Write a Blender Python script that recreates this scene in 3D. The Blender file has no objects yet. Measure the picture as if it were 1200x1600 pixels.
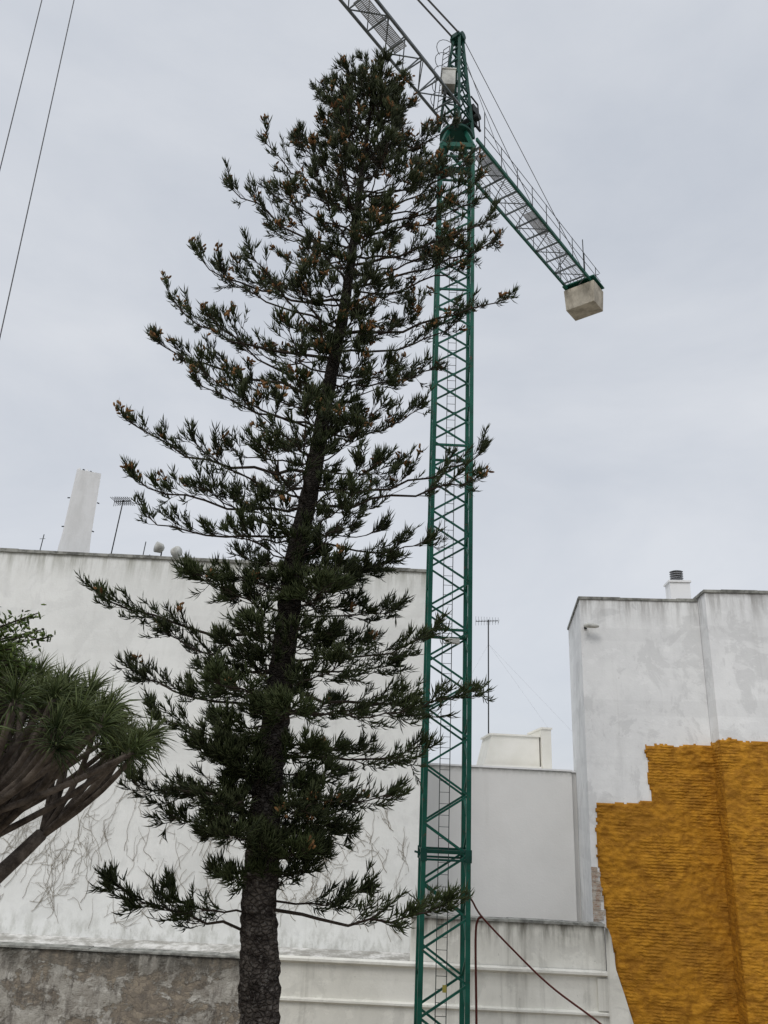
import bpy, math, random
import numpy as np
from mathutils import Vector, Matrix, noise
random.seed(5); rng=np.random.default_rng(11)
scene=bpy.context.scene
COL=scene.collection
U=random.uniform
def V(*a): return Vector(a)

# ------------------------------------------------------------ mesh builder
class MB:
    def __init__(s): s.v=[]; s.f=[]; s.m=[]
    def add(s,vs,fs,mi=0):
        o=len(s.v); s.v+= [tuple(x) for x in vs]; s.f+=[tuple(i+o for i in f) for f in fs]; s.m+=[mi]*len(fs)
    def box(s,a,b,mi=0):
        x0,y0,z0=a; x1,y1,z1=b
        s.add([(x0,y0,z0),(x1,y0,z0),(x1,y1,z0),(x0,y1,z0),(x0,y0,z1),(x1,y0,z1),(x1,y1,z1),(x0,y1,z1)],
              [(0,3,2,1),(4,5,6,7),(0,1,5,4),(1,2,6,5),(2,3,7,6),(3,0,4,7)],mi)
    def obox(s,o,ex,ey,ez,mi=0):
        o,ex,ey,ez=map(Vector,(o,ex,ey,ez))
        s.add([o,o+ex,o+ex+ey,o+ey,o+ez,o+ex+ez,o+ex+ey+ez,o+ey+ez],
              [(0,3,2,1),(4,5,6,7),(0,1,5,4),(1,2,6,5),(2,3,7,6),(3,0,4,7)],mi)
    def beam(s,p,q,w,h=None,mi=0):
        h=h or w; p=Vector(p); q=Vector(q); d=q-p
        if d.length<1e-5: return
        dn=d.normalized(); up=V(0,0,1) if abs(dn.z)<.95 else V(0,1,0)
        a=dn.cross(up).normalized(); b=a.cross(dn).normalized()
        s.obox(p-a*w/2-b*h/2,a*w,d,b*h,mi)
    def tube(s,pts,rad,n=6,mi=0,cap=True):
        pts=[Vector(p) for p in pts]; k=len(pts)
        if not hasattr(rad,'__len__'): rad=[rad]*k
        vs=[];fs=[]; ref=None
        for i,p in enumerate(pts):
            d=(pts[min(i+1,k-1)]-pts[max(i-1,0)])
            d=d.normalized() if d.length>1e-6 else V(0,0,1)
            if ref is None: ref=V(1,0,0) if abs(d.x)<.8 else V(0,1,0)
            a=(ref-d*ref.dot(d)).normalized(); b=d.cross(a); ref=a
            for j in range(n):
                t=2*math.pi*j/n; vs.append(p+(a*math.cos(t)+b*math.sin(t))*rad[i])
        for i in range(k-1):
            for j in range(n):
                fs.append((i*n+j,i*n+(j+1)%n,(i+1)*n+(j+1)%n,(i+1)*n+j))
        if cap: fs.append(tuple(range(n))[::-1]); fs.append(tuple((k-1)*n+j for j in range(n)))
        s.add(vs,fs,mi)
    def obj(s,name,mats,smooth=False):
        me=bpy.data.meshes.new(name); me.from_pydata(s.v,[],s.f); me.update()
        for m in mats: me.materials.append(m)
        if len(mats)>1: me.polygons.foreach_set('material_index',s.m)
        if smooth: me.polygons.foreach_set('use_smooth',[True]*len(s.f))
        o=bpy.data.objects.new(name,me); COL.objects.link(o); return o
def empty(name,loc,label,cat,group=None):
    e=bpy.data.objects.new(name,None); e.location=loc; e.empty_display_size=.3; COL.objects.link(e)
    e["label"]=label; e["category"]=cat
    if group: e["group"]=group
    return e
def child(o,par,label=None):
    o.parent=par
    # part meshes are in world coordinates; an empty parent only translates
    o.matrix_parent_inverse=Matrix.Translation(-par.location) if par.type=='EMPTY' else Matrix.Identity(4)
    if label: o["label"]=label
    return o
def top(o,label,cat,group=None):
    o["label"]=label;o["category"]=cat
    if group:o["group"]=group
    return o

# ------------------------------------------------------------ materials
class NT:
    def __init__(s,name,rough=.8,metal=0):
        s.m=bpy.data.materials.new(name); s.m.use_nodes=True; s.t=s.m.node_tree; s.n=s.t.nodes
        s.b=s.n['Principled BSDF']; s.b.inputs['Roughness'].default_value=rough; s.b.inputs['Metallic'].default_value=metal
        s.b.inputs['Specular IOR Level'].default_value=.2
        s.tc=s.n.new('ShaderNodeTexCoord')
    def L(s,a,b): s.t.links.new(a,b)
    def map(s,sc=(1,1,1)):
        m=s.n.new('ShaderNodeMapping'); m.inputs['Scale'].default_value=sc; s.L(s.tc.outputs['Object'],m.inputs[0]); return m.outputs[0]
    def noise(s,scale,detail=6,rough=.6,sc=(1,1,1),dist=0):
        n=s.n.new('ShaderNodeTexNoise'); n.inputs['Scale'].default_value=scale; n.inputs['Detail'].default_value=detail
        n.inputs['Roughness'].default_value=rough; n.inputs['Distortion'].default_value=dist
        s.L(s.map(sc),n.inputs['Vector']); return n.outputs['Fac']
    def vor(s,scale,sc=(1,1,1),feat='F1'):
        n=s.n.new('ShaderNodeTexVoronoi'); n.feature=feat; n.inputs['Scale'].default_value=scale
        s.L(s.map(sc),n.inputs['Vector']); return n
    def ramp(s,x,a,b,lo=0.,hi=1.):
        n=s.n.new('ShaderNodeMapRange'); n.interpolation_type='SMOOTHSTEP'
        n.inputs[1].default_value=a;n.inputs[2].default_value=b;n.inputs[3].default_value=lo;n.inputs[4].default_value=hi
        s.L(x,n.inputs[0]); return n.outputs[0]
    def math(s,op,a,b):
        n=s.n.new('ShaderNodeMath'); n.operation=op
        for i,x in enumerate((a,b)):
            if isinstance(x,(int,float)): n.inputs[i].default_value=x
            else: s.L(x,n.inputs[i])
        return n.outputs[0]
    def mix(s,f,a,b):
        n=s.n.new('ShaderNodeMix'); n.data_type='RGBA'
        for i,x in ((0,f),(6,a),(7,b)):
            if isinstance(x,(int,float)): n.inputs[i].default_value=x
            elif isinstance(x,tuple): n.inputs[i].default_value=(*x,1)
            else: s.L(x,n.inputs[i])
        return n.outputs[2]
    def z(s):
        n=s.n.new('ShaderNodeSeparateXYZ'); s.L(s.tc.outputs['Object'],n.inputs[0]); return n.outputs
    def col(s,c):
        if isinstance(c,tuple): s.b.inputs['Base Color'].default_value=(*c,1)
        else: s.L(c,s.b.inputs['Base Color'])
    def bump(s,h,st=.4,d=.02):
        n=s.n.new('ShaderNodeBump'); n.inputs['Strength'].default_value=st; n.inputs['Distance'].default_value=d
        s.L(h,n.inputs['Height']); s.L(n.outputs[0],s.b.inputs['Normal'])

def plaster(name,c1,c2,dirt,topz,hh=1.5,amount=.8,bot=None,patch=.3,blk=0.,run=.35):
    k=NT(name,.9)
    base=k.mix(k.ramp(k.noise(.35,8,.62),.38,.62),c1,c2)
    fine=k.noise(2.2,8,.7,(1,1,.6))
    base=k.mix(k.ramp(fine,.45,.75,0,patch),base,tuple(x*.78 for x in c2))
    if blk: # worn patches where the finish coat has gone
        pt=k.noise(.8,9,.68,(1,1,.8),.6); base=k.mix(k.ramp(pt,.52,.58,0,blk),base,tuple(x*.72 for x in c2))
        pt2=k.noise(1.7,9,.7,(1,1,1.6),.3); base=k.mix(k.ramp(pt2,.57,.61,0,blk*.8),base,tuple(min(.9,x*1.12) for x in c1))
        lift=k.ramp(k.noise(1,3,.4,(.02,.02,1.2)),.52,.57,0,blk*.4); base=k.mix(lift,base,tuple(x*.72 for x in c2))
    zz=k.z()[2]
    streak=k.ramp(k.noise(2.6,7,.7,(1,1,.1)),.38,.66)
    topm=k.ramp(zz,topz-hh,topz)
    topm=k.math('MULTIPLY',topm,topm)
    st=k.math('MULTIPLY',k.math('MULTIPLY',streak,topm),amount)
    base=k.mix(st,base,dirt)
    edge=k.math('MULTIPLY',k.ramp(zz,topz-.35,topz-.02),k.ramp(k.noise(4,5,.7),.3,.6,.3,.9))
    base=k.mix(edge,base,tuple(x*.6 for x in dirt))
    runs=k.ramp(k.noise(1.3,6,.65,(1,1,.05)),.54,.8,0,run)
    base=k.mix(runs,base,dirt)
    spots=k.ramp(k.noise(9,4,.6),.68,.76,0,.45); base=k.mix(spots,base,dirt)
    if bot is not None:
        bm=k.math('MULTIPLY',k.ramp(zz,bot+1.0,bot),k.ramp(k.noise(3,6,.7,(1,1,.5)),.42,.65,0,.5)); base=k.mix(bm,base,dirt)
    k.col(base)
    k.bump(k.math('ADD',k.noise(1.3,8,.6),k.math('MULTIPLY',k.noise(14,6,.6),.35)),.5,.03)
    return k.m
M_A=plaster('plaster_white_weathered',(.85,.855,.83),(.78,.785,.76),(.33,.33,.28),16.88,2.0,.85,3.2,.28,.18)
M_C=plaster('plaster_white_stained',(.84,.845,.84),(.76,.765,.765),(.24,.23,.215),15.8,2.2,.8,None,.4,.42,.22)
M_B=plaster('plaster_light_grey',(.80,.79,.77),(.76,.75,.73),(.42,.41,.38),9.54,.6,.4,None,.05)
M_G=plaster('plaster_garden_wall',(.80,.785,.72),(.70,.685,.62),(.13,.12,.095),4.6,1.5,1.0,None,.45,.35,.75)
k=NT('plaster_cream',.85); k.col(k.mix(k.ramp(k.noise(1,6),.35,.65),(.86,.84,.78),(.80,.78,.71))); M_cream=k.m
k=NT('white_paint_weathered',.7); k.col(k.mix(k.ramp(k.noise(1.2,8,.7,(1,1,.3)),.4,.7),(.84,.84,.84),(.72,.72,.71))); k.bump(k.noise(8),.2,.02); M_white=k.m
k=NT('ledge_lime_wash',.9); k.col(k.mix(k.ramp(k.noise(1.5,9,.75,(1,1,1)),.36,.60),(.70,.69,.66),(.32,.31,.28))); k.bump(k.noise(8),.3,.02); M_ledge=k.m
k=NT('concrete_weight',.9)
k.col(k.mix(k.ramp(k.noise(2.5,8,.7,(1,1,.5)),.35,.7),(.56,.51,.42),(.3,.27,.22))); k.bump(k.noise(10,8),.4,.02); M_conc=k.m
k=NT('coping_stone',.9); k.col(k.mix(k.ramp(k.noise(3,8,.7),.35,.65),(.34,.34,.31),(.12,.12,.11))); M_cope=k.m
k=NT('rubble_masonry',.95)
wv=k.n.new('ShaderNodeTexNoise'); wv.inputs['Scale'].default_value=3; wv.inputs['Detail'].default_value=5; k.L(k.map(),wv.inputs['Vector'])
vm=k.n.new('ShaderNodeVectorMath'); vm.operation='MULTIPLY_ADD'; k.L(wv.outputs['Color'],vm.inputs[0]); vm.inputs[1].default_value=(.35,.35,.25); k.L(k.map((1,1,1.8)),vm.inputs[2])
v=k.n.new('ShaderNodeTexVoronoi'); v.inputs['Scale'].default_value=5.5; k.L(vm.outputs[0],v.inputs['Vector'])
ve=k.n.new('ShaderNodeTexVoronoi'); ve.feature='DISTANCE_TO_EDGE'; ve.inputs['Scale'].default_value=5.5; k.L(vm.outputs[0],ve.inputs['Vector'])
sep=k.n.new('ShaderNodeSeparateColor'); k.L(v.outputs['Color'],sep.inputs[0])
stone=k.mix(sep.outputs[0],(.33,.28,.215),(.21,.18,.145))
stone=k.mix(k.ramp(ve.outputs['Distance'],.0,.05,.6,0),stone,(.15,.13,.11))
pl=k.ramp(k.noise(.7,9,.75,(1,1,1.5),.4),.45,.51)
plc=k.mix(k.ramp(k.noise(2.2,8,.75),.38,.62),(.52,.50,.45),(.28,.255,.22))
plc=k.mix(k.ramp(k.noise(1.1,8,.7),.5,.6,0,.7),plc,(.42,.40,.355))
c=k.mix(pl,stone,plc)
c=k.mix(k.ramp(k.noise(3,9,.8,(1,1,.3)),.48,.64,0,.75),c,(.13,.115,.10))
zz=k.z()[2]; c=k.mix(k.math('MULTIPLY',k.ramp(zz,2.2,3.05),k.ramp(k.noise(3,6,.7,(1,1,.25)),.34,.6,.2,.9)),c,(.11,.105,.09))
k.col(c); k.bump(k.math('ADD',k.math('ADD',k.math('MULTIPLY',k.ramp(ve.outputs['Distance'],0,.12),.15),k.math('MULTIPLY',pl,.6)),k.noise(6,9,.75)),.9,.05); M_rub=k.m
k=NT('sprayed_foam_ochre',.75)
lump=k.noise(2.1,10,.70,(1,1,1.25),.25); rid=k.noise(6.5,8,.62,(.8,.8,1.8),.2)
c=k.mix(k.ramp(lump,.38,.62),(.31,.135,.012),(.49,.225,.018)); c=k.mix(k.ramp(rid,.5,.68,0,.5),c,(.57,.28,.03))
c=k.mix(k.ramp(k.noise(.45,6,.65),.46,.68,0,.55),c,(.27,.12,.015))
c=k.mix(k.ramp(k.noise(4,7,.75),.68,.73,0,.5),c,(.5,.42,.30))
c=k.mix(k.ramp(k.noise(7,6,.7),.34,.27,0,.7),c,(.12,.055,.010))  # small shadow spots between the lumps, painted into the foam colour
k.col(c)
wvx=k.n.new('ShaderNodeTexWave'); wvx.bands_direction='Z'; wvx.inputs['Scale'].default_value=3.2; wvx.inputs['Distortion'].default_value=3.5; wvx.inputs['Detail'].default_value=5; wvx.inputs['Detail Scale'].default_value=2; k.L(k.map(),wvx.inputs['Vector'])
wm=k.math('MULTIPLY',wvx.outputs['Fac'],k.ramp(k.noise(.7,4),.42,.6,0,.30))
k.bump(k.math('ADD',wm,k.math('ADD',k.math('MULTIPLY',lump,1.0),k.math('MULTIPLY',rid,.6))),.8,.08); M_foam=k.m
k=NT('exposed_brick',.95)
br=k.n.new('ShaderNodeTexBrick'); br.inputs['Scale'].default_value=4.5
cx=k.n.new('ShaderNodeCombineXYZ'); xyz=k.z(); k.L(xyz[0],cx.inputs[0]); k.L(xyz[2],cx.inputs[1]); k.L(cx.outputs[0],br.inputs['Vector'])
br.inputs['Color1'].default_value=(.32,.2,.14,1); br.inputs['Color2'].default_value=(.4,.33,.26,1); br.inputs['Mortar'].default_value=(.45,.42,.38,1)
k.col(k.mix(k.ramp(k.noise(5,6,.7),.45,.6),br.outputs[0],(.48,.45,.4))); k.bump(k.noise(12,6,.7),.7,.04); M_brick=k.m
def paint(name,c,rust=.3,rough=.5):
    k=NT(name,rough)
    b=k.mix(k.ramp(k.noise(1.5,6,.7),.35,.7),c,tuple(x*.55 for x in c))
    b=k.mix(k.ramp(k.noise(6,7,.75),.60,.68,0,rust),b,(.13,.06,.035)); k.col(b); return k.m
M_green=paint('crane_green_paint',(.012,.110,.076),.7)
M_gdark=paint('crane_green_paint_dark',(.010,.07,.052),.7)  # darker green for mast collar, slewing ring and tower head
M_jib=paint('crane_jib_grey_green_paint',(.13,.15,.16),.3)
M_dark=paint('dark_steel',(.03,.035,.035),.3)
M_lad=paint('ladder_steel',(.06,.075,.07),.4)
M_galv=paint('galvanised_steel',(.42,.43,.45),.2,.4)
M_grey=paint('light_grey_enamel',(.62,.62,.58),.25)
M_yel=paint('yellow_plastic',(.40,.35,.08),.1)
k=NT('steel_cable',.5); k.col((.12,.12,.125)); M_cable=k.m
k=NT('red_brown_cable',.6); k.col((.10,.025,.02)); M_red=k.m
k=NT('pine_bark',.95)
vb=k.vor(9,(1,1,1.5),'DISTANCE_TO_EDGE'); nb=k.noise(3.5,10,.75,(1,1,1.6),.4)
c=k.mix(k.ramp(nb,.38,.62),(.035,.027,.023),(.19,.165,.145)); c=k.mix(k.ramp(vb.outputs['Distance'],0,.10,.7,0),c,(.02,.016,.013))
c=k.mix(k.ramp(k.noise(9,7,.7),.56,.64,0,.7),c,(.26,.24,.22))
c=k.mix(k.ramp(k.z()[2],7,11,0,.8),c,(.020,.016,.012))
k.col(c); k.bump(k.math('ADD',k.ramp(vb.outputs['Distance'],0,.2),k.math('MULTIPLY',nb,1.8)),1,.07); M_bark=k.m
k=NT('branch_bark',.95); k.col(k.mix(k.noise(5),(.022,.017,.013),(.048,.036,.027))); M_twig=k.m
k=NT('dragon_bark',.9); k.col(k.mix(k.ramp(k.noise(4,8,.7),.35,.65),(.17,.14,.115),(.055,.043,.035))); k.bump(k.noise(9,8,.7,(1,1,2)),.8,.05); M_dbark=k.m
k=NT('vine_stem',.95); k.col((.27,.24,.195)); M_vine=k.m
def leafmat(name,dark,light,tip,rough=.6):
    k=NT(name,rough); a=k.n.new('ShaderNodeVertexColor'); a.layer_name='tint'
    sp=k.n.new('ShaderNodeSeparateColor'); k.L(a.outputs[0],sp.inputs[0])
    c=k.mix(sp.outputs[0],dark,light); c=k.mix(k.math('MULTIPLY',sp.outputs[1],.5),c,tip); k.col(c)
    return k.m
M_needle=leafmat('pine_needles',(.007,.012,.005),(.026,.041,.011),(.068,.074,.024),.7)
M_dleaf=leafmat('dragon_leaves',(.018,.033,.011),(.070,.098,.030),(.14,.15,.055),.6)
M_leaf=leafmat('broad_leaves',(.025,.05,.010),(.10,.14,.03),(.12,.15,.05))
k=NT('pine_cones',.9); k.col(k.mix(k.ramp(k.noise(9),.4,.6),(.13,.065,.028),(.25,.135,.055))); M_cone=k.m
k=NT('ground_dirt',.95); c=k.mix(k.ramp(k.noise(.3,9,.7),.35,.65),(.28,.24,.19),(.18,.16,.12)); k.col(c); k.bump(k.noise(4,8,.7),.5,.05); M_ground=k.m

# ------------------------------------------------------------ ground
m=MB(); m.add([(-3000,-3000,0),(3000,-3000,0),(3000,3000,0),(-3000,3000,0)],[(0,1,2,3)])
g=m.obj('ground',[M_ground]); g["kind"]="structure"

# ------------------------------------------------------------ large white building
A=empty('white_building',(-14,30,0),"long windowless white plastered building with weathered flat roofline","building")
m=MB(); m.box((-40,30,0),(1.93,46,16.72)); child(m.obj('wall',[M_A]),A)
m=MB()
x=-40.
while x<1.9:
    w=U(.9,1.6); x2=min(x+w,1.96); dz=U(-.015,.015)
    m.box((x,29.93,16.723),(x2-.008,30.25,16.85+dz)); x=x2
m.box((1.70,30.253,16.723),(1.96,46,16.86)); m.box((-40,30.253,16.71),(1.69,46,16.75))
child(m.obj('roof_coping',[M_cope]),A)
m=MB()
m.add([(-40,29.995,3.15),(2.2,29.995,3.15),(2.2,28.45,2.98),(-40,28.45,2.98),(-40,29.995,2.8),(2.2,29.995,2.8),(2.2,28.45,2.8),(-40,28.45,2.8)],
      [(0,3,2,1),(3,7,6,2),(4,5,6,7),(0,1,5,4),(1,2,6,5),(0,4,7,3)])
child(m.obj('sloping_ledge',[M_ledge]),A)
# chimney (part of building)
ca=math.radians(24); ex=V(math.cos(ca),math.sin(ca),0); ey=V(-math.sin(ca),math.cos(ca),0)
m=MB(); o=V(-13.3,30.9,0)
def cbox(m,w,d,z0,z1,mi=0,tw=None):
    c=o+V(0.25,.4,0); tw=tw or w
    a=[c-ex*w/2-ey*d/2,c+ex*w/2-ey*d/2,c+ex*w/2+ey*d/2,c-ex*w/2+ey*d/2]
    b=[c-ex*tw/2-ey*d/2,c+ex*tw/2-ey*d/2,c+ex*tw/2+ey*d/2,c-ex*tw/2+ey*d/2]
    m.add([v+V(0,0,z0) for v in a]+[v+V(0,0,z1) for v in b],[(0,3,2,1),(4,5,6,7),(0,1,5,4),(1,2,6,5),(2,3,7,6),(3,0,4,7)],mi)
cbox(m,1.32,.62,16.76,17.9,0,1.14); cbox(m,1.14,.60,17.9,20.85,0,1.0)
for i in range(6):
    c=o+V(.25,.4,0)+ex*(i*.17-.42)+ey*U(-.15,.1); m.beam(c+V(0,0,20.84),c+V(U(-.03,.03),0,20.97+U(0,.05)),.07,.07,i%2)
for s in(-1,1):
    for zq in(19.5,18.2):
        c=o+V(.25,.4,0)+ex*s*.55-ey*.28; m.beam(c+V(0,0,zq),c+ex*s*.1+V(0,0,zq-.02),.04,.04,1)
ch=child(m.obj('chimney',[M_white,M_dark]),A,"tall narrow white chimney shaft")

# roof clutter
def yagi(name,base,h,label,tilt=.0,arm=.7,mast=.022,grp=None,el=.012,cross=.29):
    e=empty(name,base,label,"antenna",grp)
    b=Vector(base); t=b+V(tilt,0,h)
    m=MB(); m.tube([b,t],mast,6); child(m.obj('mast',[M_dark]),e)
    m=MB()
    m.beam(t+V(-arm,.05,-.1),t+V(arm*.8,.05,-.02),.03)
    for i in range(9):
        s=-arm+i*(arm*1.8/8); m.beam(t+V(s,-cross,-.1+.05*i/8),t+V(s+.05,cross,-.06),el); m.beam(t+V(s,.05,-.3+.012*i),t+V(s,.05,.14),el)
    child(m.obj('aerial',[M_dark]),e); return e
yagi('television_antenna',(-11.2,30.6,16.75),2.7,"thin rooftop television antenna on a leaning pole",.12,.38,.026,None,.018,.5)
for (x,h) in((-14.1,.95),(-9.85,.85),(-9.6,.3)):
    m=MB(); m.tube([(x,30.5,16.74),(x+.04,30.5,16.75+h)],.02,6); m.box((x-.06,30.47,16.74),(x+.06,30.53,16.80))
    if h>.9: m.beam((x-.1,30.5,17.5),(x+.12,30.5,17.52),.015)
    top(m.obj('roof_pole',[M_dark]),"short dark metal pole standing on flat roof edge","pole")
for (x,zz,a) in((-9.1,17.3,-1),(-8.6,17.15,1)):
    e=empty('roof_floodlight',(x,30.5,16.75),"small round grey floodlight on white building roof","lamp","floodlights on the roof edge")
    m=MB(); m.tube([(x,30.5,16.75),(x,30.5,zz)],.03,6); child(m.obj('bracket',[M_dark]),e)
    m=MB(); m.tube([(x-.05*a,30.55,zz+.02),(x+.02*a,30.5,zz+.04),(x+.22*a,30.35,zz+.06)],[.1,.2,.23],12); child(m.obj('lamp_head',[M_grey],True),e)

# ------------------------------------------------------------ lower grey building
B=empty('grey_building',(5,33,0),"plain low pale grey rendered building with thin roof cap","building")
m=MB(); m.box((1.95,33,0),(8.17,42,9.46)); m.box((8.172,33.25,0),(8.9,42,9.44)); child(m.obj('wall',[M_B]),B)
m=MB(); m.box((1.95,32.95,9.462),(8.2,33.25,9.53)); m.box((8.205,33.2,9.442),(8.9,33.45,9.51)); m.box((1.95,33.255,9.45),(8.19,42,9.50)); child(m.obj('roof_cap',[M_white]),B)
m=MB()
m.add([(4.97,36,9.5),(5.35,36,11.0),(7.5,36,11.0),(7.5,36,9.5),(4.97,39,9.5),(5.35,39,11.0),(7.5,39,11.0),(7.5,39,9.5)],
      [(0,3,2,1),(4,5,6,7),(0,1,5,4),(1,2,6,5),(2,3,7,6),(0,4,7,3)])
m.box((5.25,35.93,11.003),(7.55,39,11.08)); m.box((7.56,35.7,9.5),(7.98,39,11.33)); m.box((7.53,35.65,11.333),(8.03,39,11.42))
m.box((4.9,35.6,9.5),(7.5,35.75,9.72))
child(m.obj('roof_penthouse',[M_cream]),B,"cream plastered stair housing with sloping side")
yagi('television_antenna',(5.27,36.4,11.08),5.3,"tall slender television antenna mast with guy wires",.0,.6,.03)
m=MB()
for q in((2.2,37.5,9.5),(8.0,36.2,11.4),(9.5,36.5,11.0)): m.tube([(5.27,36.4,15.2),q],.0028,4)
top(m.obj('guy_wires',[M_galv]),"thin steel guy wires bracing the antenna mast","wire")

# ------------------------------------------------------------ right building, turned a few degrees
th=math.radians(6); E=V(math.cos(th),-math.sin(th),0); N=V(math.sin(th),math.cos(th),0); O=V(7.63,28.6,0)
N2=V(math.sin(math.radians(9.4)),math.cos(math.radians(9.4)),0)
def c3(s,d,z): return O+E*s+N*d+V(0,0,z)
C=empty('stained_white_building',O,"tall white party wall building with ochre sprayed foam","building")
m=MB(); m.obox(c3(0,0,0),E*4.36,N2*5.6,V(0,0,15.55)); m.obox(c3(4.37,-.9,0),E*12,N*7,V(0,0,15.68)); child(m.obj('wall',[M_C]),C)
m=MB()
s=-.04
while s<4.3:
    w=U(.5,1.1); s2=min(s+w,4.34); m.obox(c3(s,-.04,15.552),E*(s2-s-.01),N*.3,V(0,0,.10+U(-.02,.01))); s=s2
m.obox(c3(-.04,.262,15.552),E*.3,N2*5.3,V(0,0,.1))
s=4.33
while s<16:
    w=U(.5,1.3); m.obox(c3(s,-.94,15.682),E*(w-.01),N*.3,V(0,0,.12+U(-.02,.015))); s+=w
m.obox(c3(4.33,-.638,15.682),E*.3,N*6.6,V(0,0,.11))
child(m.obj('roof_coping',[M_cope]),C)
m=MB(); m.obox(c3(3.55,.5,15.5),E*.75,N*.7,V(0,0,.95)); m.obox(c3(3.5,.45,16.452),E*.85,N*.8,V(0,0,.07))
vent=child(m.obj('vent_stack',[M_white]),C)
m=MB(); cc=c3(3.92,.85,0)
m.tube([cc+V(0,0,16.52),cc+V(0,0,16.95)],.15,16)
for i in range(4):
    z=16.6+i*.09; m.tube([cc+V(0,0,z),cc+V(0,0,z+.045)],[.26,.19],16)
m.tube([cc+V(0,0,16.96),cc+V(0,0,17.02)],[.26,.1],16)
child(m.obj('vent_cowl',[M_galv],False),vent)
# foam
def foam(name,fn_pt,s0,s1,z0,z1,inside,res=.045,seed=0.):
    ns=int((s1-s0)/res); nz=int((z1-z0)/res); m=MB(); idx={}
    def ok(i,j):
        s=s0+(i+.5)*res; z=z0+(j+.5)*res
        w=.08*noise.noise(V(s*1.8,z*1.8,seed))+.05*noise.noise(V(s*6,z*6,seed+3))
        return inside(s+w,z+w*1.2)
    cells={(i,j) for i in range(ns) for j in range(nz) if ok(i,j)}
    def vid(i,j):
        if (i,j) in idx: return idx[i,j]
        s=s0+i*res; z=z0+j*res
        rim=not all(((i-a,j-b) in cells) for a in(0,1) for b in(0,1)) and i not in(0,ns)
        d=0.08+.03*noise.noise(V(s*.9,z*1.1,seed))+.042*noise.noise(V(s*2.2,z*3.,seed+9))+.036*noise.noise(V(s*4.6,z*6.8,seed+5))+.026*noise.noise(V(s*11,z*14,seed+6))
        d+=.014*math.sin(z*38+4.0*noise.noise(V(s*1.4,z*.8,seed)))*max(0,noise.noise(V(s*.6,z*.5,seed+20))+.25)
        d=.004 if rim else max(.015,d)
        idx[i,j]=len(m.v); m.v.append(tuple(fn_pt(s,d,z))); return idx[i,j]
    for (i,j) in sorted(cells):
        m.f.append((vid(i,j),vid(i+1,j),vid(i+1,j+1),vid(i,j+1))); m.m.append(0)
    return m.obj(name,[M_foam],True)
poly=[(2.03,10.28),(2.1,9.4),(2.12,8.36),(.26,8.28),(.24,6.3),(.40,4.4),(.72,2.75),(1.02,1.7),(1.2,0),(9,0),(9,10.45),(3.2,10.33)]
def inpoly(s,z):
    c=False; n=len(poly)
    for i in range(n):
        a=poly[i]; b=poly[(i+1)%n]
        if (a[1]>z)!=(b[1]>z) and s<(b[0]-a[0])*(z-a[1])/(b[1]-a[1])+a[0]: c=not c
    return c
child(foam('foam_coating',lambda s,d,z:c3(s,-d,z),0,4.37,0,11,inpoly),C,"lumpy ochre sprayed insulation foam")
child(foam('foam_coating',lambda s,d,z:c3(4.37-d*.5,-s,z),-.03,1.01,0,11,lambda s,z:z<10.45,.045,7.),C)
child(foam('foam_coating',lambda s,d,z:c3(s,-.9-d,z),4.32,10,0,11,lambda s,z:z<10.5,.045,13.),C)
m=MB(); pts=[]
for i in range(15):
    z=4.2+i*.145; a=.02; b=.30+.06*math.sin(i*2.1)+.04*math.sin(i*5.)
    if i>12: b*=.5
    pts.append((a-.03,b,z))
for i in range(14):
    a,b,z=pts[i]
    m.obox(c3(a,-.03-.015*(i%2),z),E*(b-a),N*.025,V(0,0,.14))
child(m.obj('exposed_brick',[M_brick]),C,"crumbling exposed brick beside foam")
e=empty('wall_lamp',c3(.35,-.1,14.4),"small grey bulkhead lamp on white wall","lamp")
m=MB(); m.obox(c3(.12,-.06,14.40),E*.1,N*.05,V(0,0,.14)); m.beam(c3(.17,-.06,14.5),c3(.17,-.3,14.48),.035); child(m.obj('bracket',[M_dark]),e)
m=MB(); m.tube([c3(.06,-.32,14.47),c3(.2,-.34,14.48),c3(.5,-.34,14.46),c3(.62,-.34,14.44)],[.05,.1,.09,.03],10); child(m.obj('lamp_head',[M_grey],True),e)

# ------------------------------------------------------------ garden walls
def slabgrid(name,x0,x1,z0,z1,y,amp,res,mat,topjit=.05):
    nx=int((x1-x0)/res); nz=int((z1-z0)/res); m=MB()
    for j in range(nz+1):
        for i in range(nx+1):
            x=x0+(x1-x0)*i/nx; z=z0+(z1-z0)*j/nz
            d=amp*(noise.noise(V(x*1.3,z*1.6,2))+.7*noise.noise(V(x*4.5,z*5.5,5))+.4*noise.noise(V(x*11,z*11,8)))
            if j==nz: z+=topjit*noise.noise(V(x*2,1,1))
            m.v.append((x,y-d,z))
    w=nx+1
    for j in range(nz):
        for i in range(nx): m.f.append((j*w+i,j*w+i+1,(j+1)*w+i+1,(j+1)*w+i)); m.m.append(0)
    base=len(m.v)
    for i in range(nx+1): m.v.append((x0+(x1-x0)*i/nx,y+.45,z1))
    for i in range(nx): m.f.append((nz*w+i,nz*w+i+1,base+i+1,base+i)); m.m.append(0)
    m.box((x0,y+.1,z0),(x1,y+.44,z1-.06))
    return m.obj(name,[mat],True)
W=empty('rubble_garden_wall',(-10,28,0),"old brown rubble stone wall with peeling plaster","wall")
child(slabgrid('stone_face',-26,-2.72,0,3.08,28.05,.04,.08,M_rub),W)
m=MB()
x=-26.
while x<-2.75:
    x2=min(x+U(.5,1.4),-2.72); m.box((x,27.97,3.09+U(0,.012)),(x2-.004,28.5,3.13+U(-.01,.03))); x=x2
child(m.obj('coping',[M_cope]),W)
G=empty('plastered_garden_wall',(3,28,0),"white plastered garden wall with projecting moulded ledges","wall")
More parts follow.
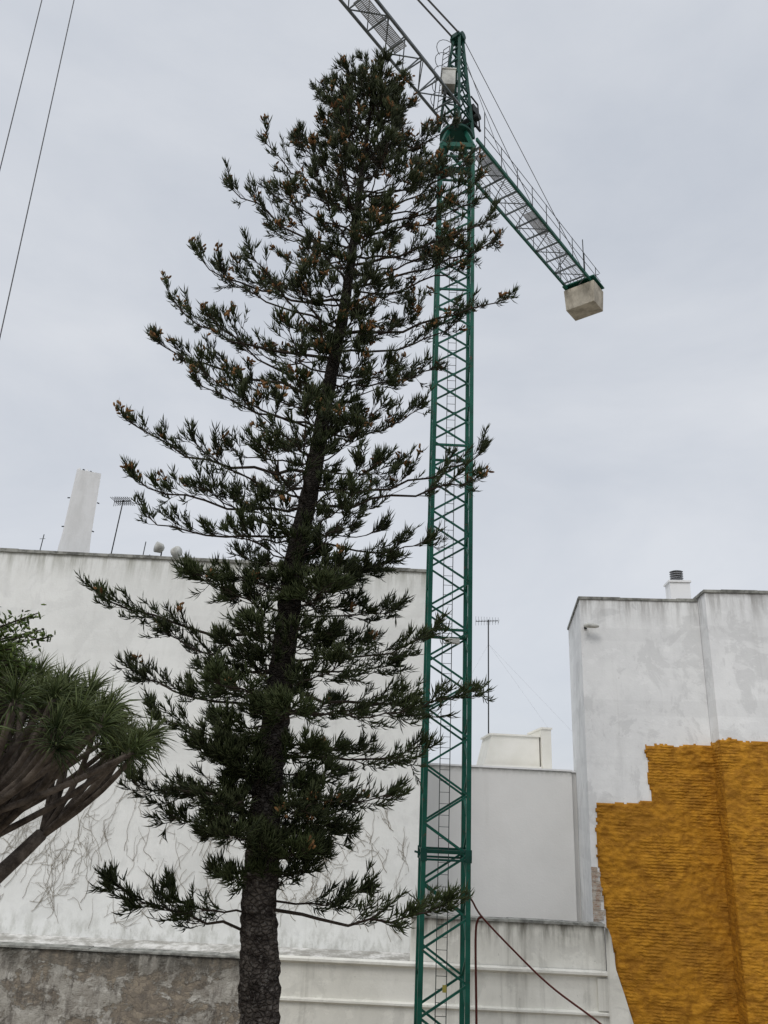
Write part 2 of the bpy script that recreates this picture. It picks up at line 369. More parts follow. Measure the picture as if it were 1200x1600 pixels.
m=MB(); m.box((-2.70,28.05,0),(7.86,28.44,3.16)); m.box((1.55,28.08,3.162),(7.82,28.42,4.50))
m.add([(7.83,28.0,0),(8.75,28.0,0),(8.62,28.0,1.7),(8.35,28.0,2.6),(8.12,28.0,3.3),(8.02,28.0,4.2),(7.93,28.0,4.45),(7.83,28.0,4.45),
       (7.83,28.42,0),(8.75,28.42,0),(8.62,28.42,1.7),(8.35,28.42,2.6),(8.12,28.42,3.3),(8.02,28.42,4.2),(7.93,28.42,4.45),(7.83,28.42,4.45)],
      [(0,1,2,3,4,5,6,7)]+[(i+1,i,i+8,i+9) for i in range(7)])
child(m.obj('wall',[M_G]),G)
m=MB()
def ledge(x0,x1,z,h,proj):
    m.add([(x0,28.05,z),(x0,28.05-proj,z+h*.45),(x0,28.05-proj,z+h*.8),(x0,28.05,z+h),(x1,28.05,z),(x1,28.05-proj,z+h*.45),(x1,28.05-proj,z+h*.8),(x1,28.05,z+h)],
      [(0,4,5,1),(1,5,6,2),(2,6,7,3),(0,1,2,3),(4,7,6,5)])
ledge(-2.72,7.82,3.04,.20,.17); ledge(-2.72,7.82,1.95,.16,.12)
m.box((7.5,27.98,2.14),(7.82,28.047,3.03))
child(m.obj('moulded_ledge',[M_G]),G)
m=MB(); x=1.53
while x<7.8:
    x2=min(x+U(.6,1.5),7.84); m.box((x,28.02,4.502),(x2-.006,28.48,4.575+U(-.01,.02))); x=x2
child(m.obj('coping',[M_cope]),G)

# ------------------------------------------------------------ dead vines on wall
def vine(name,x0,x1,z0,z1,n,label):
    m=MB()
    def grow(x,z,a,L,r,lv):
        pts=[]; st=.11; k=int(L/st); drift=U(-.03,.03)
        for i in range(max(k,2)):
            pts.append((x,29.985-r,z)); a+=U(-.40,.40)+drift
            if random.random()<.12: a+=U(-.8,.8)
            a+=.13*(U(.7,2.4)-a)
            x+=math.cos(a)*st; z+=math.sin(a)*st
            if z>z1 or x<x0 or x>x1 or z<z0-.2: break
            if lv<3 and random.random()<.18: grow(x,z,a+random.choice((-1,1))*U(.5,1.3),L*U(.3,.65),r*.8,lv+1)
        if len(pts)>1: m.tube(pts,[r*(1-.5*i/len(pts)) for i in range(len(pts))],4)
    for i in range(n): grow(x0+(x1-x0)*(i+random.random())/n,z0+(z1-z0)*random.random()**1.1*.85,U(.5,2.6),U(.7,2.2),U(.005,.010),0)
    o=m.obj(name,[M_vine]); top(o,label,"vine"); return o
vine('climbing_vine',-15.5,-3.4,3.4,8.6,140,"leafless brown climbing vine spread over white wall")
vine('climbing_vine',-3.2,1.5,3.4,7.8,50,"thin dry creeper stems on white plaster")

# ------------------------------------------------------------ tower crane
CR=empty('tower_crane',(2.06,22.6,0),"tall green lattice tower crane with concrete counterweight","crane")
X0,X1,Y0,Y1=1.475,2.65,22.0,23.18
ct=.12
m=MB()
for x in(X0,X1):
    for y in(Y0,Y1): m.box((x-ct/2,y-ct/2,0),(x+ct/2,y+ct/2,31.0))
corn=[(X0,Y0),(X1,Y0),(X1,Y1),(X0,Y1)]
ph=.74; nz=int(31/ph)
for f in range(4):
    a=corn[f]; b=corn[(f+1)%4]
    for i in range(nz):
        z=i*ph+.1; p,q=(a,b) if (i+f//2)%2==0 else (b,a)
        m.beam((p[0],p[1],z),(q[0],q[1],z+ph),.05,.055)
    z=.9
    while z<31:
        m.beam((a[0],a[1],z),(b[0],b[1],z),.06,.07); z+=5.905
mast=child(m.obj('mast',[M_green]),CR)
m=MB()
for z in(6.62,6.84):
    for f in range(4):
        a=Vector((*corn[f],z)); b=Vector((*corn[(f+1)%4],z)); d=(b-a).normalized()
        m.beam(a-d*.08,b+d*.08,.12,.05)
for f in range(4):
    a=corn[f]; m.box((a[0]-.085,a[1]-.085,6.58),(a[0]+.085,a[1]+.085,6.89))
m.beam((X0-.05,Y0,6.75),(X0-.24,Y0,6.8),.05)
child(m.obj('mast_collar',[M_gdark]),CR)
m=MB()
for x in(1.94,2.22): m.beam((x,22.95,0),(x,22.95,31.2),.022)
z=.2
while z<31.2: m.beam((1.94,22.95,z),(2.22,22.95,z),.013); z+=.3
child(m.obj('ladder',[M_lad]),CR)
m=MB(); c=V(2.07,22.6,0)
for a in corn:
    m.beam((a[0],a[1],30.95),(c.x+(a[0]-c.x)*.55,c.y+(a[1]-c.y)*.55,31.95),.14)
for f in range(4):
    a=corn[f]; b=corn[(f+1)%4]; m.beam((a[0],a[1],30.95),(b[0],b[1],30.95),.14,.2)
child(m.obj('ring_support',[M_green]),CR)
m=MB()
m.tube([c+V(0,0,31.90),c+V(0,0,31.93),c+V(0,0,32.02),c+V(0,0,32.06),c+V(0,0,32.2)],[.55,.64,.64,.42,.40],28)
child(m.obj('slewing_ring',[M_gdark]),CR)
uj=V(.632,.775,0).normalized(); nj=V(uj.y,-uj.x,0)
def J(t,s,z): return c+uj*t+nj*s+V(0,0,z)
m=MB(); apex=37.25
for a in(-1,1):
    for b in(-1,1):
        m.beam(J(.52*a,.45*b,32.1),J(.12*a,.14*b,apex),.11)
hz=[32.9+.72*i for i in range(6)]
def R_(a,b,kk,zz): return J((.12+.4*kk)*a,(.14+.31*kk)*b,zz)
for i,z in enumerate(hz):
    k_=(apex-z)/(apex-32.1); k2=(apex-z-.72)/(apex-32.1)
    cs=[(-1,-1),(1,-1),(1,1),(-1,1)]
    for f in range(4):
        p,q=cs[f],cs[(f+1)%4]; m.beam(R_(*p,k_,z),R_(*q,k_,z),.06)
        if i<5: m.beam(R_(*p,k_,z),R_(*q,k2,z+.72),.045)
m.tube([J(0,-.28,apex),J(0,.28,apex)],.17,14); m.obox(J(-.25,-.2,apex-.15),uj*.5,nj*.4,V(0,0,.22))
child(m.obj('tower_head',[M_gdark]),CR)
m=MB()
for s in(-.1,.2): m.beam(J(-.75,s-.35,32.3),J(-.35,s-.35,36.6),.03)
for i in range(15):
    t=i/14; m.beam(J(-.75+.4*t,-.45,32.3+4.3*t),J(-.75+.4*t,-.15,32.3+4.3*t),.02)
for i in range(5):
    t=.25+i*.18; cx_=J(-.75+.4*t,-.3,32.3+4.3*t); m.tube([cx_+nj*(.34*math.cos(q))-uj*(.5*math.sin(q)) for q in np.linspace(0,math.pi,9)],.014,4)
child(m.obj('head_ladder',[M_dark]),CR)
m=MB(); m.obox(V(1.42,21.75,33.75),V(.5,0,0),V(0,.45,0),V(0,0,.75)); m.obox(V(1.39,21.72,34.503),V(.56,0,0),V(0,.51,0),V(0,0,.05)); m.obox(V(1.5,21.85,33.3),V(.1,0,0),V(0,.3,0),V(0,0,.448),1); m.obox(V(1.5,21.9,33.6),V(.6,.5,0),V(-.05,.06,0),V(0,0,.07),1)
child(m.obj('control_cabinet',[M_grey,M_dark]),CR,"pale grey electrical cabinet")
m=MB(); m.tube([J(.75,-.35,33.3),J(.75,.35,33.3)],.22,16,0); m.tube([J(.7,.35,33.3),J(.7,.6,33.3)],.14,12,0)
m.beam(J(.4,-.4,33.0),J(1.1,-.4,33.0),.08); m.beam(J(.4,.4,33.0),J(1.1,.4,33.0),.08); m.beam(J(.75,-.4,33.0),J(.75,.4,33.0),.08)
m.obox(J(.5,.1,33.55),uj*.35,nj*.35,V(0,0,.35))
for s in(-.4,.4): m.beam(J(1.05,s,33.0),J(.9,s,34.2),.05); m.beam(J(.9,s,34.2),J(.4,s,34.2),.05)
child(m.obj('winch',[M_dark]),CR)
m=MB(); zb=32.85; zt=33.85; hw=.48; Lj=27.
for s in(-hw,hw): m.beam(J(-.5,s,zb),J(-Lj,s,zb),.08)
m.beam(J(-.9,0,zt),J(-Lj+.6,0,zt),.09)
st=1.0; n=int((Lj-1)/st)
for i in range(n):
    t=-.9-i*st
    for s in(-hw,hw):
        m.beam(J(t,s,zb),J(t-st/2,0,zt),.04); m.beam(J(t-st/2,0,zt),J(t-st,s,zb),.04)
    a=1 if i%2 else -1
    m.beam(J(t,-hw,zb),J(t,hw,zb),.04); m.beam(J(t,-hw*a,zb),J(t-st,hw*a,zb),.035)
jib=child(m.obj('jib',[M_jib]),CR)
m=MB()
t=-5.9
while t<-3.6: m.beam(J(t,-.25,zb+.1),J(t,.25,zb+.1),.035,.02); t+=.06
for q in(-.25,0,.25): m.beam(J(-5.9,q,zb+.1),J(-3.6,q,zb+.1),.025)
child(m.obj('jib_walkway',[M_galv]),CR)
m=MB(); tt=14.9
m.obox(J(-tt-.5,-.6,zb-.25),uj*1.0,nj*1.2,V(0,0,.12))
for a in(-.4,.4):
    for s in(-.55,.55): m.tube([J(-tt+a,s-.05,zb-.05),J(-tt+a,s+.05,zb-.05)],.1,10)
child(m.obj('trolley',[M_dark]),CR)
# counter jib
m=MB(); zc=31.95; Lc=11.95; hc=.60
for s in(-hc,hc):
    m.beam(J(.5,s,zc),J(Lc,s,zc),.08,.15)
child(m.obj('counter_jib',[M_green]),CR)
m=MB(); i=0; t=.9
while t<Lc-.9:
    m.beam(J(t,-hc,zc),J(t,hc,zc),.05,.07); a=1 if i%2 else -1; m.beam(J(t,-hc*a,zc),J(t+.95,hc*a,zc),.03); t+=.95; i+=1
m.beam(J(Lc-.1,-hc,zc),J(Lc-.1,hc,zc),.12,.2)
child(m.obj('counter_jib_bracing',[M_jib]),CR)
m=MB()
for q in(0,.22,.44): m.beam(J(.9,.02+q,zc+.1),J(Lc-1.2,.02+q,zc+.1),.025)
t=.95
while t<Lc-1.25:
    dense=(1.2<t<2.8) or (5.2<t<6.8)
    m.beam(J(t,.0,zc+.1),J(t,.48,zc+.1),.03 if dense else .018,.02); t+=.055 if dense else .11
child(m.obj('walkway_grating',[M_galv]),CR)
m=MB()
for s in(-hc-.06,hc+.06):
    t=1.0
    while t<Lc+.1:
        m.beam(J(t,s,zc),J(t,s,zc+1.05),.028); t+=1.3
    for z in(.55,1.03): m.beam(J(1.0,s,zc+z),J(Lc,s,zc+z),.02)
m.beam(J(Lc,-hc,zc+1.03),J(Lc,hc,zc+1.03),.025)
for s in(-hc,hc): m.beam(J(Lc-1.8,s,zc),J(Lc-1.8,s,zc+1.9),.035)
for s in(-hc,hc): m.beam(J(1.1,s,zc),J(1.1,s,zc+1.9),.035)
child(m.obj('handrail',[M_dark]),CR)
m=MB(); a0=Lc-1.15
def cw(t0,t1,s0,s1,t2,t3,s2,s3,z0,z1):
    m.add([J(t0,s0,z0),J(t1,s0,z0),J(t1,s1,z0),J(t0,s1,z0),J(t2,s2,z1),J(t3,s2,z1),J(t3,s3,z1),J(t2,s3,z1)],
      [(0,1,2,3),(7,6,5,4),(4,5,1,0),(5,6,2,1),(6,7,3,2),(7,4,0,3)])
cw(a0+.05,a0+1.1,-.72,.72,a0,a0+1.15,-.78,.78,zc-1.25,zc-.10)
o=child(m.obj('counterweight',[M_conc]),CR,"stained pale concrete counterweight block")
bv=o.modifiers.new('b','BEVEL'); bv.width=.02; bv.segments=2
m=MB()
m.obox(J(a0-.05,-.82,zc+.10),uj*1.25,nj*1.64,V(0,0,.06)); child(m.obj('ballast_deck',[M_green]),CR)
m=MB()
for s in(-.45,.45): m.tube([J(0.1,s*.4,apex),J(Lc-1.3,s,zc+.2)],.016,5)
for s in(-.16,.16): m.tube([J(-.1,s,apex+.05),J(-16,s*.3,zt+.05)],.04,6)
m.tube([J(.1,0,apex-.1),J(3.2,.5,zc+.2)],.012,5)
child(m.obj('tie_bars',[M_cable]),CR)
m=MB()
for a,b in(((-7.50,10.75,32.7),(-6.92,10.75,12.0)),((-6.98,10.85,32.7),(-6.30,10.85,12.0))): m.tube([a,b],.010,5)
child(m.obj('hoist_rope',[M_cable]),CR)
m=MB(); m.box((-7.0,10.65,11.5),(-6.2,10.95,12.0)); m.tube([(-6.6,10.8,11.5),(-6.6,10.8,11.2),(-6.5,10.8,11.05),(-6.6,10.8,10.95),(-6.7,10.8,11.05)],.05,8)
child(m.obj('hook_block',[M_yel]),CR)
m=MB(); m.box((1.95,21.93,12.32),(2.35,22.1,12.46)); m.beam((2.1,22.1,12.4),(2.1,22.6,12.6),.04)
child(m.obj('floodlight',[M_grey]),CR)
m=MB(); m.box((2.02,21.9,3.64),(2.12,21.93,3.8)); child(m.obj('tag_plate',[M_yel]),CR)
def catmull(P,n=8):
    P=[Vector(p) for p in P]; P=[P[0]]+P+[P[-1]]; out=[]
    for i in range(1,len(P)-2):
        for k in range(n):
            t=k/n; a,b,c_,d=P[i-1:i+3]
            out.append(.5*((2*b)+(c_-a)*t+(2*a-5*b+4*c_-d)*t*t+(3*b-a-3*c_+d)*t**3))
    out.append(P[-2]); return out
m=MB(); m.tube(catmull([(2.75,23.0,5.75),(2.98,23.7,5.5),(3.28,24,5.1),(4.11,24,4.35),(5.15,24,3.5),(6.49,24,2.66),(8.0,24,1.6),(10,24,.05)]),.028,6)
m.tube(catmull([(3.30,24.0,5.1),(3.17,24.05,5.0),(3.12,24.1,4.5),(3.15,24.1,2.5),(3.15,24.1,.03)]),.035,6)
top(m.obj('power_cable',[M_red],True),"sagging reddish brown power cable tied to crane mast","cable")

# ------------------------------------------------------------ foliage helpers
def norm(a): return a/np.maximum(np.linalg.norm(a,axis=-1,keepdims=True),1e-9)
def strands(name,B,D,Ln,W,T,mat,bend=.25,flat=False):
    B=np.array(B);D=norm(np.array(D));Ln=np.array(Ln)[:,None];W=np.array(W)[:,None];T=np.array(T); n=len(B)
    up=np.array([0,0,1.]); r=rng.normal(size=(n,3)); a=norm(np.cross(D,r)); b=np.cross(D,a)
    M=B+D*Ln*.5; D2=norm(D+up*bend); Tp=M+D2*Ln*.5
    v=np.zeros((n,7,3))
    for j in range(3):
        t=2*math.pi*j/3; fb=.25 if flat else 1
        o=a*math.cos(t)+b*math.sin(t)*fb
        v[:,j]=B+o*W*.6; v[:,3+j]=M+o*W
    v[:,6]=Tp
    idx=np.arange(n)[:,None]*7
    q=[];tr=[]
    for j in range(3):
        j2=(j+1)%3; q.append(np.stack([idx[:,0]+j,idx[:,0]+j2,idx[:,0]+3+j2,idx[:,0]+3+j],1))
        tr.append(np.stack([idx[:,0]+3+j,idx[:,0]+3+j2,idx[:,0]+6],1))
    q=np.concatenate(q); tr=np.concatenate(tr)
    me=bpy.data.meshes.new(name); me.vertices.add(n*7); me.vertices.foreach_set('co',v.ravel())
    nl=q.size+tr.size; me.loops.add(nl); me.loops.foreach_set('vertex_index',np.concatenate([q.ravel(),tr.ravel()]).astype(np.int32))
    me.polygons.add(len(q)+len(tr))
    ls=np.concatenate([np.arange(len(q))*4,q.size+np.arange(len(tr))*3]).astype(np.int32)
    me.polygons.foreach_set('loop_start',ls)
    me.update(calc_edges=True); me.validate()
    ca=me.color_attributes.new('tint','FLOAT_COLOR','POINT')
    c=np.zeros((n,7,4),dtype=np.float32); c[:,:,0]=T[:,None]; c[:,6,1]=1; c[:,3:6,1]=.35; c[:,:,3]=1
    ca.data.foreach_set('color',c.ravel())
    me.materials.append(mat); o=bpy.data.objects.new(name,me); COL.objects.link(o); return o

# ------------------------------------------------------------ pine tree
TR=[(0,-1.45,.44),(2,-1.52,.38),(4.43,-1.66,.335),(6.34,-1.85,.30),(7.91,-1.9,.27),(10.23,-1.82,.235),(12.56,-1.75,.20),(14.41,-1.53,.17),(16.26,-1.39,.145),(18.27,-1.17,.12),(20.07,-1.06,.10),(22.01,-.99,.075),(24.09,-.89,.05),(25.4,-.84,.02)]
tz=[t[0] for t in TR]; tx=[t[1] for t in TR]; trr=[t[2] for t in TR]
def trunk_at(z): return V(float(np.interp(z,tz,tx)),15.0,z)
PT=empty('pine_tree',(-1.45,15,0),"tall dark green conifer with bare lower trunk and tufted branches","tree")
m=MB(); n=32; K=340
for i in range(K):
    z=25.4*i/(K-1); p=trunk_at(z); r=float(np.interp(z,tz,trr))
    for j in range(n):
        a=2*math.pi*j/n; ax,ay=math.cos(a),math.sin(a)
        rr=r*(1+.10*noise.noise(V(ax*3,ay*3,z*1.5))+.22*noise.noise(V(ax*7,ay*7,z*8)))
        m.v.append((p.x+ax*rr,p.y+ay*rr,z))
for i in range(K-1):
    for j in range(n): m.f.append((i*n+j,i*n+(j+1)%n,(i+1)*n+(j+1)%n,(i+1)*n+j)); m.m.append(0)
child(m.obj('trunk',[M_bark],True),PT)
limb=MB(); cone=MB(); SB=[];SD=[];SL=[];SW=[];ST=[]
UP=np.array([0,0,1.])
def ru():
    v=rng.normal(size=3); return v/np.linalg.norm(v)
def shoot(p,d,sl,nst,tint,ln=1.,r0=.007,up=.4,s0=.2):
    d=norm(d); e=p+d*sl*.6; d2=norm(d+UP*up); q=e+d2*sl*.4
    limb.tube([p,e,q],[r0,r0*.8,r0*.5],3,cap=False)
    for i in range(nst):
        s=s0+(1-s0)*rng.random()**.7
        b=p+d*sl*s if s<.6 else e+d2*sl*(s-.6)
        dd=(d if s<.6 else d2)*.85+ru()*.62+UP*(up*.4)
        SB.append(b);SD.append(dd);SL.append(rng.uniform(.12,.27)*ln);SW.append(rng.uniform(.0075,.014));ST.append(min(1,max(0,tint+rng.normal()*.2)))
    return q
def cones(q,k=4):
    for i in range(k):
        d=norm(ru()*.7+UP*.6); a=q+ru()*.08; L=rng.uniform(.08,.14)
        cone.tube([a,a+d*L*.3,a+d*L*.75,a+d*L],[.010,.025,.023,.006],5)
def branch(A_,T_,start=.4,dens=1.,sag=.1,size=1.,conep=.2):
    A_=np.array(A_);T_=np.array(T_);L=np.linalg.norm(T_-A_)
    c1=A_+.35*(T_-A_)-UP*sag*L*.8+ru()*.07*L; c2=A_+.75*(T_-A_)-UP*sag*L*1.0+ru()*.06*L
    def bz(t): return (1-t)**3*A_+3*t*(1-t)**2*c1+3*t*t*(1-t)*c2+t**3*T_
    wob=[ru()*.022*L for _ in range(10)]
    pts=[bz(i/9)+(wob[i] if 0<i<9 else 0) for i in range(10)]
    r0=.009+.0075*L
    limb.tube(pts,[r0*(1-.65*i/9) for i in range(10)],5,cap=False)
    zlow=A_[2]<12.3
    base_t=rng.uniform(.1,.8)
    nc=max(2,int(round(dens*(1.0+L*1.45)*(1-start)/.6)))
    for ci in range(nc):
        tc_=start+(1-start)*(ci+.2+.7*rng.random())/nc
        side=1 if (ci+int(base_t*10))%2 else -1
        # a side limb carries each tuft a little way off the main limb
        for s_ in range((3 if zlow else 2)+int(rng.integers(0,3))):
            t=min(.995,max(.05,tc_+rng.normal()*.022)); f=t*9; i0=min(int(f),8)
            p=pts[i0]+(pts[i0+1]-pts[i0])*(f-i0); d=norm(pts[i0+1]-pts[i0])
            lat=norm(np.cross(d,UP))*(side if rng.random()<.75 else -side)
            fr=(t-start)/(1-start)
            sl=rng.uniform(.4,.95)*(1.1-.45*fr)*size*min(1,.4+.25*L)
            dr=d*rng.uniform(.5,1.1)+lat*rng.uniform(.2,.95)+UP*(rng.uniform(-.35,.4) if zlow else rng.uniform(-.1,.55))
            upv=.2 if zlow and rng.random()<.4 else .45
            q=shoot(p,dr,sl,int(rng.integers(15,23)),base_t+.15*fr,size,up=upv,s0=.3 if zlow else .42)
            if rng.random()<.4: shoot(p+norm(dr)*sl*.5,dr*.8+ru()*.7,sl*.5,int(rng.integers(9,14)),base_t,size,up=upv)
            if rng.random()<conep: cones(q,int(rng.integers(4,8)))
    d=norm(pts[9]-pts[8])
    for k_ in range(3): q=shoot(pts[9]-d*.12,d+ru()*.45+UP*.25,.28*size,14,base_t+.15,size)
    if rng.random()<conep*2.5: cones(q,6)
EX=[(-2.1,25.0,24.0),(-2.75,23.54,22.41),(-3.42,23.2,21.41),(-4.1,21.7,20.07),(-4.6,19.7,18.8),(-5.0,18.4,17.25),(-5.2,17.3,16.27),(-4.24,16.43,15.47),(-5.75,15.6,14.42),(-5.3,14.1,13.69),(-4.8,13.2,13.11),(-3.9,12.24,12.15),(-5.6,11.6,10.97),
(-4.2,10.9,10.2),(-4.7,10.2,9.5),(-4.1,9.4,9.0),(-4.3,8.1,8.0),(-2.9,7.3,7.7),(-4.5,6.4,5.9),(-3.4,6.3,6.1),
(-.15,25.4,24.4),(.75,24.1,23.0),(1.25,24.3,22.9),(1.1,23.1,22.0),(1.6,22.9,21.4),(1.8,21.8,20.5),(1.9,22.3,20.8),(2.2,21.2,19.8),(2.3,20.5,19.2),(1.7,20.0,18.7),(2.45,19.1,17.9),(1.5,18.6,17.4),(1.0,17.1,16.6),(.7,16.2,15.3),(2.05,15.1,14.1),(2.0,14.6,13.7),(.9,13.0,13.0),(.1,12.5,12.3),(.3,11.6,11.4),(1.1,11.2,10.5),(1.9,10.1,9.9),(.5,9.9,9.4),(.9,9.0,8.7),(.35,8.1,8.15),(-.4,7.5,7.7),(-1.1,6.8,6.4),(-.05,6.5,6.3),(1.4,6.42,6.3)]
for (x,z,za) in EX:
    a=trunk_at(za); L=abs(x-a.x); low=za<6.6
    y=15+rng.uniform(-.12,.12)*L
    if (x,z)==(1.4,6.42): branch(a,(x,y,z),.40,1.15,.14,.95,conep=0); continue
    if low: branch(a,(x,y,z),.35 if x>-1.5 else .28,1.3,.08,1.,conep=0); continue
    branch(a,(x,y,z),.38,1.1,.11 if z>8 else .06,conep=.2 if z>14 else .02)
envL=([6,7,8,9,10.5,11.7,13.5,15.8,17.5,19.8,21.8,23.5,25,26.3],[.9,1.3,2.1,2.2,2.6,2.4,2.9,3.4,3.2,2.8,2.4,1.9,1.4,.5])
envR=([6,7,8,9,10.2,11.2,12.5,13,15,16,17,19.2,20.6,21.8,23.2,24.5,26.4],[.6,1.0,2.0,2.3,2.7,2.3,1.8,2.2,2.5,1.9,2.3,3.1,3.0,2.8,2.3,1.7,.6])
z=6.9
while z<25.0:
    nb=5
    ph0=rng.uniform(0,6.28)
    for i in range(nb):
        a=ph0+i*2*math.pi/nb+rng.uniform(-.35,.35); cx_,sy=math.cos(a),math.sin(a)
        zz=z+rng.uniform(-.22,.22)
        tipz=zz+.6
        eL=np.interp(tipz,*envL); eR=np.interp(tipz,*envR); R=(eR if cx_>0 else eL)*abs(cx_)+.5*(eL+eR)*(1-abs(cx_))
        R*=rng.uniform(.45,.95)
        if sy<0: R*=1-.3*abs(sy)*min(1,max(0,(zz-14)/8))
        rise=R*np.interp(zz,[7,10,14,18,22,25.9],[-.08,.05,.20,.36,.55,.8])+rng.uniform(-.1,.15)
        A0=trunk_at(zz); T0=(A0.x+cx_*R,15+sy*R,min(zz+rise,25.6))
        branch(A0,T0,float(np.interp(zz,[7,11,13,19,22,24],[.22,.30,.42,.45,.35,.28])),1.0 if zz<12.5 else .92,.08,conep=.2 if zz>14 else .02)
    z+=.55 if z<13 else (.56 if z<20.5 else .44)
for i in range(26):
    zz=rng.uniform(22.8,24.9); a=rng.uniform(0,6.28); A0=trunk_at(zz); R=rng.uniform(.4,1.)*min(1.5,(26.2-zz)/1.5)
    branch(A0,(A0.x+math.cos(a)*R,15+math.sin(a)*R,min(zz+rng.uniform(.3,.8),25.6)),.3,1.0,.05,conep=.08)
for i in range(115):
    zz=rng.uniform(6.7,12.6) if i<60 else rng.uniform(12.6,21.5); a=rng.uniform(0,6.28) if i%2 else rng.uniform(3.4,6.0); A0=trunk_at(zz); R=rng.uniform(.4,1.2)
    branch(A0,(A0.x+math.cos(a)*R,15+math.sin(a)*R,zz+rng.uniform(-.2,.5)),.25,.8 if i<60 else .65,.05,conep=.0 if i<60 else .05)
child(limb.obj('limbs',[M_twig]),PT)
child(strands('crown',SB,SD,SL,SW,ST,M_needle,.35),PT)
child(cone.obj('cone_clusters',[M_cone]),PT,"orange brown cone clusters at branch tips")

# ------------------------------------------------------------ dragon tree
DT=empty('dragon_tree',(-6.9,11,0),"umbrella shaped dragon tree with spiky leaf rosettes","tree")
m=MB(); tips=[]
c0=V(-6.9,11,0)
m.tube([c0,c0+V(.05,0,2),c0+V(0,0,4),c0+V(0,0,5.0)],[.6,.5,.45,.5],14)
root=c0+V(0,0,4.9)
for i in range(7):
    a=i*2*math.pi/7+.1+U(-.08,.08); r1=U(1.0,1.4); n1=root+V(math.cos(a)*r1,math.sin(a)*r1,U(.9,1.3))
    m.tube(catmull([root+V(math.cos(a)*.3,math.sin(a)*.3,-.2),root+V(math.cos(a)*r1*.6,math.sin(a)*r1*.6,.3),n1],4),[.20-.006*q for q in range(9)],8)
    for j in range(3):
        a2=a+(j-1)*.30+U(-.05,.05); r2=[2.25,1.5,2.5][j]+U(-.15,.15); z2=U(7.3,7.7)
        n2=c0+V(math.cos(a2)*r2,math.sin(a2)*r2,z2)
        kn=V(U(-.12,.12),U(-.12,.12),-.12)
        m.tube(catmull([n1-V(0,0,.05),(n1+n2)/2+kn,n2],4),[.13-.004*q for q in range(9)],7)
        for k in range(12):
            a3=a2+U(-.34,.34); r3=r2+U(-.2,1.75); r3=min(r3,4.05)
            z3=9.76-.068*r3*r3+(U(-.75,.05) if k%3==0 else U(-.25,.06))*(.55+.1*r3)
            n3=c0+V(math.cos(a3)*r3,math.sin(a3)*r3,max(z3,8.4))
            mid=(n2+n3)/2+V(math.cos(a3)*.1+U(-.08,.08),math.sin(a3)*.1+U(-.08,.08),-.05)
            m.tube(catmull([n2-V(0,0,.04),mid,n3],4),[.048-.0015*q for q in range(9)],6)
            tips.append((n3,(n3-mid).normalized()))
child(m.obj('trunk',[M_dbark],True),DT)
B_=[];D_=[];Ln=[];Wd=[];T=[]
for p,d in tips:
    d=np.array(d); tb=rng.uniform(.0,1.)
    for i in range(82):
        dd=ru()
        if dd@d<-.6: dd=-dd
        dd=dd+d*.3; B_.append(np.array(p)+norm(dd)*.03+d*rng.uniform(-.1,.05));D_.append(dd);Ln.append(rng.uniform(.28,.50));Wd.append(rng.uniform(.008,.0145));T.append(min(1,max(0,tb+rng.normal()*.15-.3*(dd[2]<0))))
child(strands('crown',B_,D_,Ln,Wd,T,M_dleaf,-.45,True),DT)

# ------------------------------------------------------------ small broadleaf tree at the side
BT=empty('broadleaf_tree',(-6.6,9.2,0),"light green small leaved tree beside the dragon tree","tree")
m=MB(); B_=[];D_=[];Ln=[];Wd=[];T=[]
m.tube([(-6.6,9.2,0),(-6.5,9.2,3),(-6.2,9.25,6),(-5.7,9.2,8),(-5.5,9.2,9)],[.22,.18,.13,.08,.05],8)
for i in range(95):
    a=U(0,6.28) if i%2 else U(-.8,.8); el=U(-.3,1.2); R=U(.8,1.7)
    zb_=U(6.4,9.0)
    b0=V(float(np.interp(zb_,[6,8,9],[-6.2,-5.7,-5.5])),9.2,zb_); t=b0+V(math.cos(a)*math.cos(el)*R,math.sin(a)*math.cos(el)*R,math.sin(el)*R*.9)
    lim=-4.30 if t.z<9.1 else -4.2
    if t.x>lim: t.x=lim-U(0,.25)
    if t.z>9.85: t.z=9.85-U(0,.3)
    if i<10: t=V([-3.98,-4.05,-4.2,-4.1,-4.25,-4.0,-4.3,-4.15,-4.2,-4.1][i],9.2+U(-.3,.3),[9.88,9.62,9.35,9.78,9.92,9.7,9.2,9.45,9.05,9.3][i]); b0=V(-5.5,9.2,9.0)
    pts=catmull([b0,(b0+t)/2+V(0,0,.12),t],4); m.tube(pts,[.024-.0022*q for q in range(9)],4)
    for q in range(80):
        s=.35+.65*rng.random(); p=b0.lerp(t,s)+V(0,0,.12*4*s*(1-s)*.5)
        p=np.array(p)+ru()*rng.uniform(0,.14); B_.append(p);D_.append(ru()+UP*.2);Ln.append(rng.uniform(.06,.11));Wd.append(rng.uniform(.016,.025));T.append(rng.random())
child(m.obj('trunk',[M_twig]),BT)
child(strands('crown',B_,D_,Ln,Wd,T,M_leaf,-.2,True),BT)

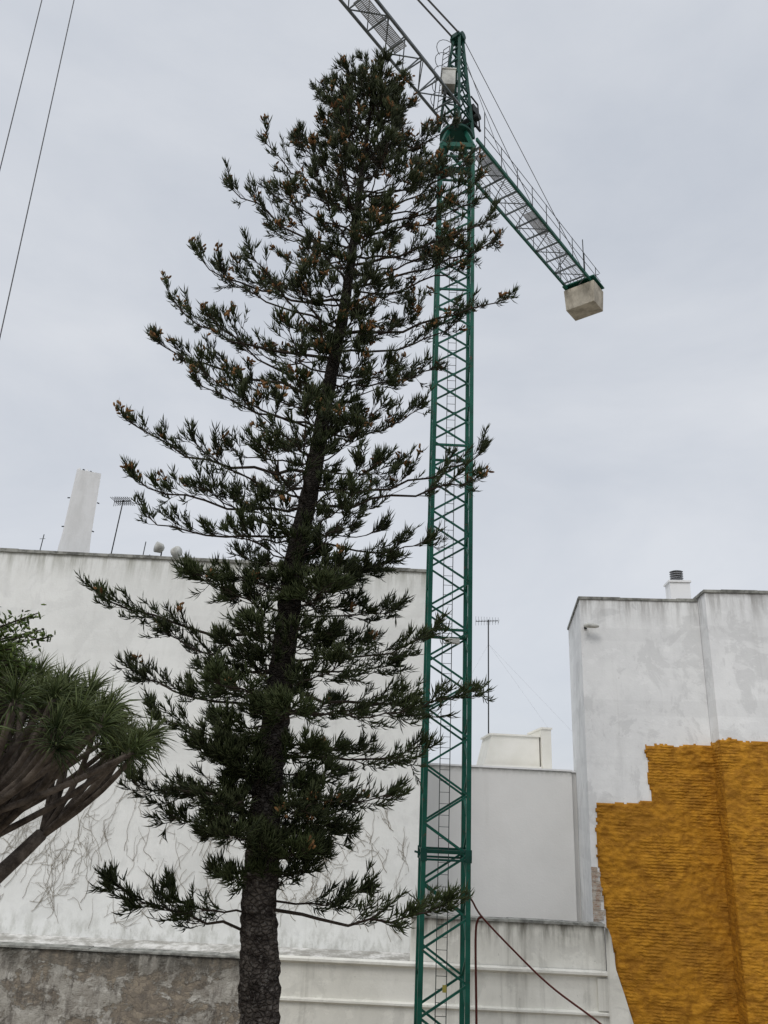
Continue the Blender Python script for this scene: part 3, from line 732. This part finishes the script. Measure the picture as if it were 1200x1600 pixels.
# ------------------------------------------------------------ world, sun, camera
w=bpy.data.worlds.new("World"); scene.world=w; w.use_nodes=True; t=w.node_tree; t.nodes.clear()
N_=t.nodes.new; out=N_('ShaderNodeOutputWorld'); bg1=N_('ShaderNodeBackground'); bg2=N_('ShaderNodeBackground'); mx=N_('ShaderNodeMixShader')
sky=N_('ShaderNodeTexSky'); sky.sky_type='NISHITA'; sky.sun_disc=False; sky.sun_elevation=math.radians(50); sky.sun_rotation=math.radians(212)
t.links.new(sky.outputs[0],bg1.inputs[0]); bg1.inputs[1].default_value=.1
tc=N_('ShaderNodeTexCoord'); mp=N_('ShaderNodeMapping'); mp.inputs['Scale'].default_value=(1,1,2.2); t.links.new(tc.outputs['Generated'],mp.inputs[0])
nz_=N_('ShaderNodeTexNoise'); nz_.inputs['Scale'].default_value=1.7; nz_.inputs['Detail'].default_value=7; nz_.inputs['Roughness'].default_value=.55; nz_.inputs['Distortion'].default_value=.3; t.links.new(mp.outputs[0],nz_.inputs['Vector'])
mr=N_('ShaderNodeMapRange'); mr.inputs[1].default_value=.32; mr.inputs[2].default_value=.68; t.links.new(nz_.outputs['Fac'],mr.inputs[0])
mc=N_('ShaderNodeMix'); mc.data_type='RGBA'; mc.inputs[6].default_value=(.57,.61,.68,1); mc.inputs[7].default_value=(.74,.765,.81,1); t.links.new(mr.outputs[0],mc.inputs[0])
t.links.new(mc.outputs[2],bg2.inputs[0])
sx=N_('ShaderNodeSeparateXYZ'); t.links.new(tc.outputs['Generated'],sx.inputs[0])
m2=N_('ShaderNodeMapRange'); m2.inputs[1].default_value=.82; m2.inputs[2].default_value=.95; m2.inputs[3].default_value=1.; m2.inputs[4].default_value=2.5; t.links.new(sx.outputs[2],m2.inputs[0]); t.links.new(m2.outputs[0],bg2.inputs[1])
mx.inputs[0].default_value=.92; t.links.new(bg1.outputs[0],mx.inputs[1]); t.links.new(bg2.outputs[0],mx.inputs[2]); t.links.new(mx.outputs[0],out.inputs[0])
sl=bpy.data.lights.new('sun','SUN'); sl.energy=1.5; sl.angle=math.radians(25); sl.color=(1,.97,.93)
so=bpy.data.objects.new('sun',sl); COL.objects.link(so); so.rotation_euler=V(.5,.85,-1.1).to_track_quat('-Z','Y').to_euler()
cd=bpy.data.cameras.new('camera'); cam=bpy.data.objects.new('camera',cd); COL.objects.link(cam)
cd.sensor_fit='VERTICAL'; cd.sensor_height=32; cd.lens=1202/1600*32; cd.clip_end=8000; cd.clip_start=.05
pt=math.radians(20.55); rl=math.radians(2.81)
R=Matrix.Rotation(math.pi/2+pt,4,'X')@Matrix.Rotation(rl,4,'Z')
cam.matrix_world=Matrix.Translation((0,0,8))@R
scene.camera=cam
scene.view_settings.view_transform='Standard'; scene.view_settings.look='None'; scene.view_settings.exposure=0
